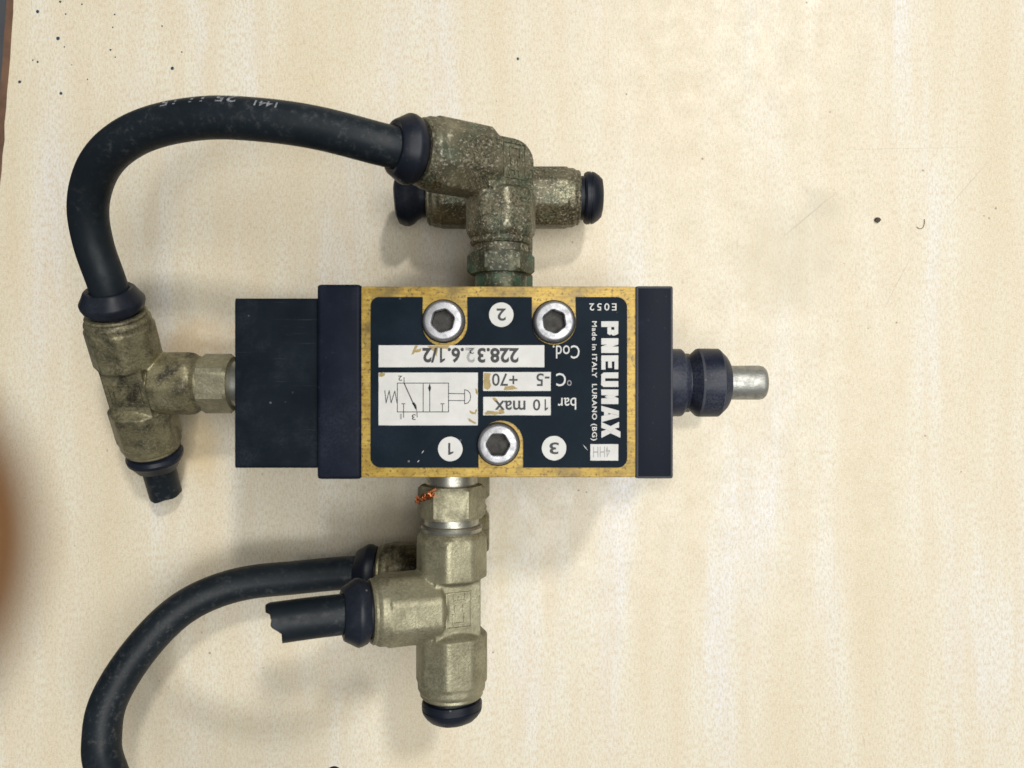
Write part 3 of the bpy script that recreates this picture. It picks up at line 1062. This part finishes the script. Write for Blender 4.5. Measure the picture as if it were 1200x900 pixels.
# scrap of copper coloured sealant on the near nut
mb = MB()
for i in range(26):
    t = i / 25
    p = P(489 + 21 * t + random.uniform(-1.5, 1.5), 587 - 11 * t + random.uniform(-2.5, 2.5), CAMZ - Z2 - 6.1 + 2.2 * max(0, 0.3 - t) * 3)
    ax = Vector((random.uniform(-1, 1), random.uniform(-1, 1), random.uniform(-.6, .6))).normalized()
    a, r, b = frame(ax, (0.3, 0.2, 1))
    obox(mb, p, a, r, b, random.uniform(0.35, 0.8), random.uniform(0.15, 0.4), random.uniform(0.1, 0.3))
tag(mb.build('sealant_scrap', M['copper'], valve), 'copper-coloured scrap of sealant on the nut')

# ------------------------------------------------------------------ hoses
HR = 3.95
S1 = C1 + u1 * 18
pts = [S1, C1 + u1 * 25.5, P(375, 150.5, 144), P(305, 140.5, 144), P(235, 138.5, 146), P(165, 154, 150), P(120, 188, 155), P(103.2, 237, 160),
       P(109.5, 286, 163.5), C5 + v5 * 24.5, C5 + v5 * 15]
hp1 = Path(smooth_path(spline(pts, 12), 10))
tube(hp1, HR).build('hose', M['hose'], valve, True, 50)
# faded print on it
def hose_text(path, s, s0, ln, th0, h, mat, parent, rad):
    me = text_mesh(s, 0.01)
    xs = [v.co.x for v in me.vertices]
    ys = [v.co.y for v in me.vertices]
    bm = bmesh.new()
    bm.from_mesh(me)
    bmesh.ops.subdivide_edges(bm, edges=list(bm.edges), cuts=1)
    bmesh.ops.triangulate(bm, faces=list(bm.faces))
    for v in bm.verts:
        u = (v.co.x - min(xs)) / (max(xs) - min(xs))
        q = (v.co.y - min(ys)) / (max(ys) - min(ys))
        v.co = path.at(s0 + ln * u, th0 + h / rad * (q - 0.5), rad) * MM
    bm.to_mesh(me)
    bm.free()
    link('faded_print', me, M[mat], parent)
hose1 = [o for o in valve.children if o.name == 'hose'][0]
hose_text(hp1, '25 11 15', 35, 15, radians(36), -2.3, 'hoseprint', hose1, HR + 0.02)
hose_text(hp1, '1441', 27.5, 4, radians(24), -1.4, 'hoseprint', hose1, HR + 0.02)

pts = [C4 + u4 * 19, C4 + u4 * 26.5, P(350, 676.5, 184), P(278, 685, 182), P(216, 711, 178), P(165.5, 760, 173), P(128, 819, 168), P(119.5, 864, 166), P(123, 897, 164),
       P(150, 950, 160), P(215, 990, 157), P(305, 990, 156), P(372, 953, 157), P(394, 924, 158)]
hp2 = Path(smooth_path(spline(pts, 12), 8))
def cut2(th):
    return 2.2 * cos(th - 4.3) + 0.4 * sin(3 * th)
tube(hp2, HR, end_cut=cut2).build('hose', M['hose_scuffed'], valve, True, 50)

# torn stub on the near tee
sp = Path(smooth_path(spline([C3 + u3 * 15, C3 + u3 * 22, C3 + u3 * 28 + Vector((0, -0.1, -0.1)), C3 + u3 * 34.6 + Vector((0, -0.4, -0.3))], 10), 3))
def cut3(th):
    # th = 0 is the side towards the sky; the upper rim in the picture runs farther out
    return 1.9 * sin(th) + 0.5 * sin(2 * th + 1) + 0.4 * sin(5 * th + 1) + 0.12 * sin(11 * th) + 0.9 * max(0, 1 - abs(th - 4.75) / 0.35)
tag(tube(sp, 3.95, end_cut=cut3, n=72).build('hose_stub', M['hose_scuffed'], valve, True, 50), 'short torn-off hose stub with a ragged end')
# short stub under the spring end tee, resting on the table
d5 = -v5
sp = Path(smooth_path(spline([C5 + d5 * 15, C5 + d5 * 22, C5 + d5 * 27, C5 + d5 * 31.6], 8), 2))
tag(tube(sp, 3.9, end_cut=lambda th: 0.35 * sin(2 * th) + 0.2 * sin(5 * th)).build('hose_stub', M['hose'], valve, True, 50), 'short cut hose stub touching the tabletop')

# ------------------------------------------------------------------ small things on the table
def crumb(px, py, r, label):
    bm = bmesh.new()
    bmesh.ops.create_icosphere(bm, subdivisions=2, radius=1)
    c = P(px, py, CAMZ)
    for v in bm.verts:
        q = v.co * (1 + random.uniform(-.22, .22))
        v.co = Vector((c.x + q.x * r, c.y + q.y * r * 0.85, max(0.01, r * 0.5 + q.z * r * 0.55))) * MM
    me = bpy.data.meshes.new('crumb')
    bm.to_mesh(me)
    bm.free()
    tag(link('crumb', me, M['crumb']), label, 'crumb')
crumb(1028, 258, 0.80, 'dark crumb lying on the pale table to the right of the valve')
cu = [P(x, y, CAMZ) + Vector((0, 0, 0.12)) for x, y in ((1074, 266), (1077, 268), (1081, 267), (1083, 262), (1083, 257))]
fp = Path(spline(cu, 6))
mb = MB()
vs_, fs_ = [], []
for i in range(len(fp.p)):
    for k in range(6):
        th = 2 * pi * k / 6
        vs_.append(fp.p[i] + (fp.fr[i][1] * cos(th) + fp.fr[i][2] * sin(th)) * 0.1)
for i in range(len(fp.p) - 1):
    for k in range(6):
        fs_.append((i * 6 + k, i * 6 + (k + 1) % 6, i * 6 + 6 + (k + 1) % 6, i * 6 + 6 + k))
mb.add(vs_, fs_)
tag(mb.build('fibre', M['fibre'], None, True), 'tiny curled brown fibre beside the dark crumb on the table', 'fibre')

# ------------------------------------------------------------------ fingertip in front of the lens, out of focus at the left edge
FD = 11.0
tip = P(10, 618, FD)
ax = Vector((1, 0.12, 0.02)).normalized()
prof = [(0, 0.4), (0.25, 1.2), (0.9, 2.3), (2.2, 3.9), (4.2, 5.6), (7, 7.2), (11, 7.6), (16, 7.7), (21, 7.5), (25, 7.9), (29, 7.7), (36, 7.9), (44, 8.3), (50, 8.9), (55, 8.6), (64, 9.0), (76, 9.6)]
def bend(t):
    return Vector((0, 0, 0.004 * t * t))
n = 40
a, r, b = frame(ax, (0, 0, 1))
vs_, fs_ = [], []
for t, rr in prof:
    c = tip - a * t + bend(t)
    for k in range(n):
        th = 2 * pi * k / n
        vs_.append(c + r * cos(th) * rr * 0.88 + b * sin(th) * rr)
for i in range(len(prof) - 1):
    for k in range(n):
        fs_.append((i * n + k, i * n + (k + 1) % n, (i + 1) * n + (k + 1) % n, (i + 1) * n + k))
fs_ += [tuple(range(n)), tuple((len(prof) - 1) * n + k for k in range(n))]
mb = MB()
mb.add(vs_, fs_)
fing = tag(mb.build('finger', M['skin'], None, True, 0), 'blurred skin-toned fingertip reaching in at the left edge of the picture', 'finger')
mb = MB()
vs_, fs_ = [], []
for i in range(9):
    t = 0.8 + 10 * i / 8
    rr = 0
    for (t0, r0), (t1, r1) in zip(prof, prof[1:]):
        if t0 <= t <= t1:
            rr = r0 + (r1 - r0) * (t - t0) / (t1 - t0)
    for k in range(11):
        th = radians(-48 + 96 * k / 10)
        vs_.append(tip - a * t + bend(t) + r * cos(th) * (rr * 0.88 + 0.25) + b * sin(th) * (rr + 0.1))
for i in range(8):
    for k in range(10):
        fs_.append((i * 11 + k, i * 11 + k + 1, (i + 1) * 11 + k + 1, (i + 1) * 11 + k))
mb.add(vs_, fs_)
mb.build('fingernail', M['nail'], fing, True, 0)
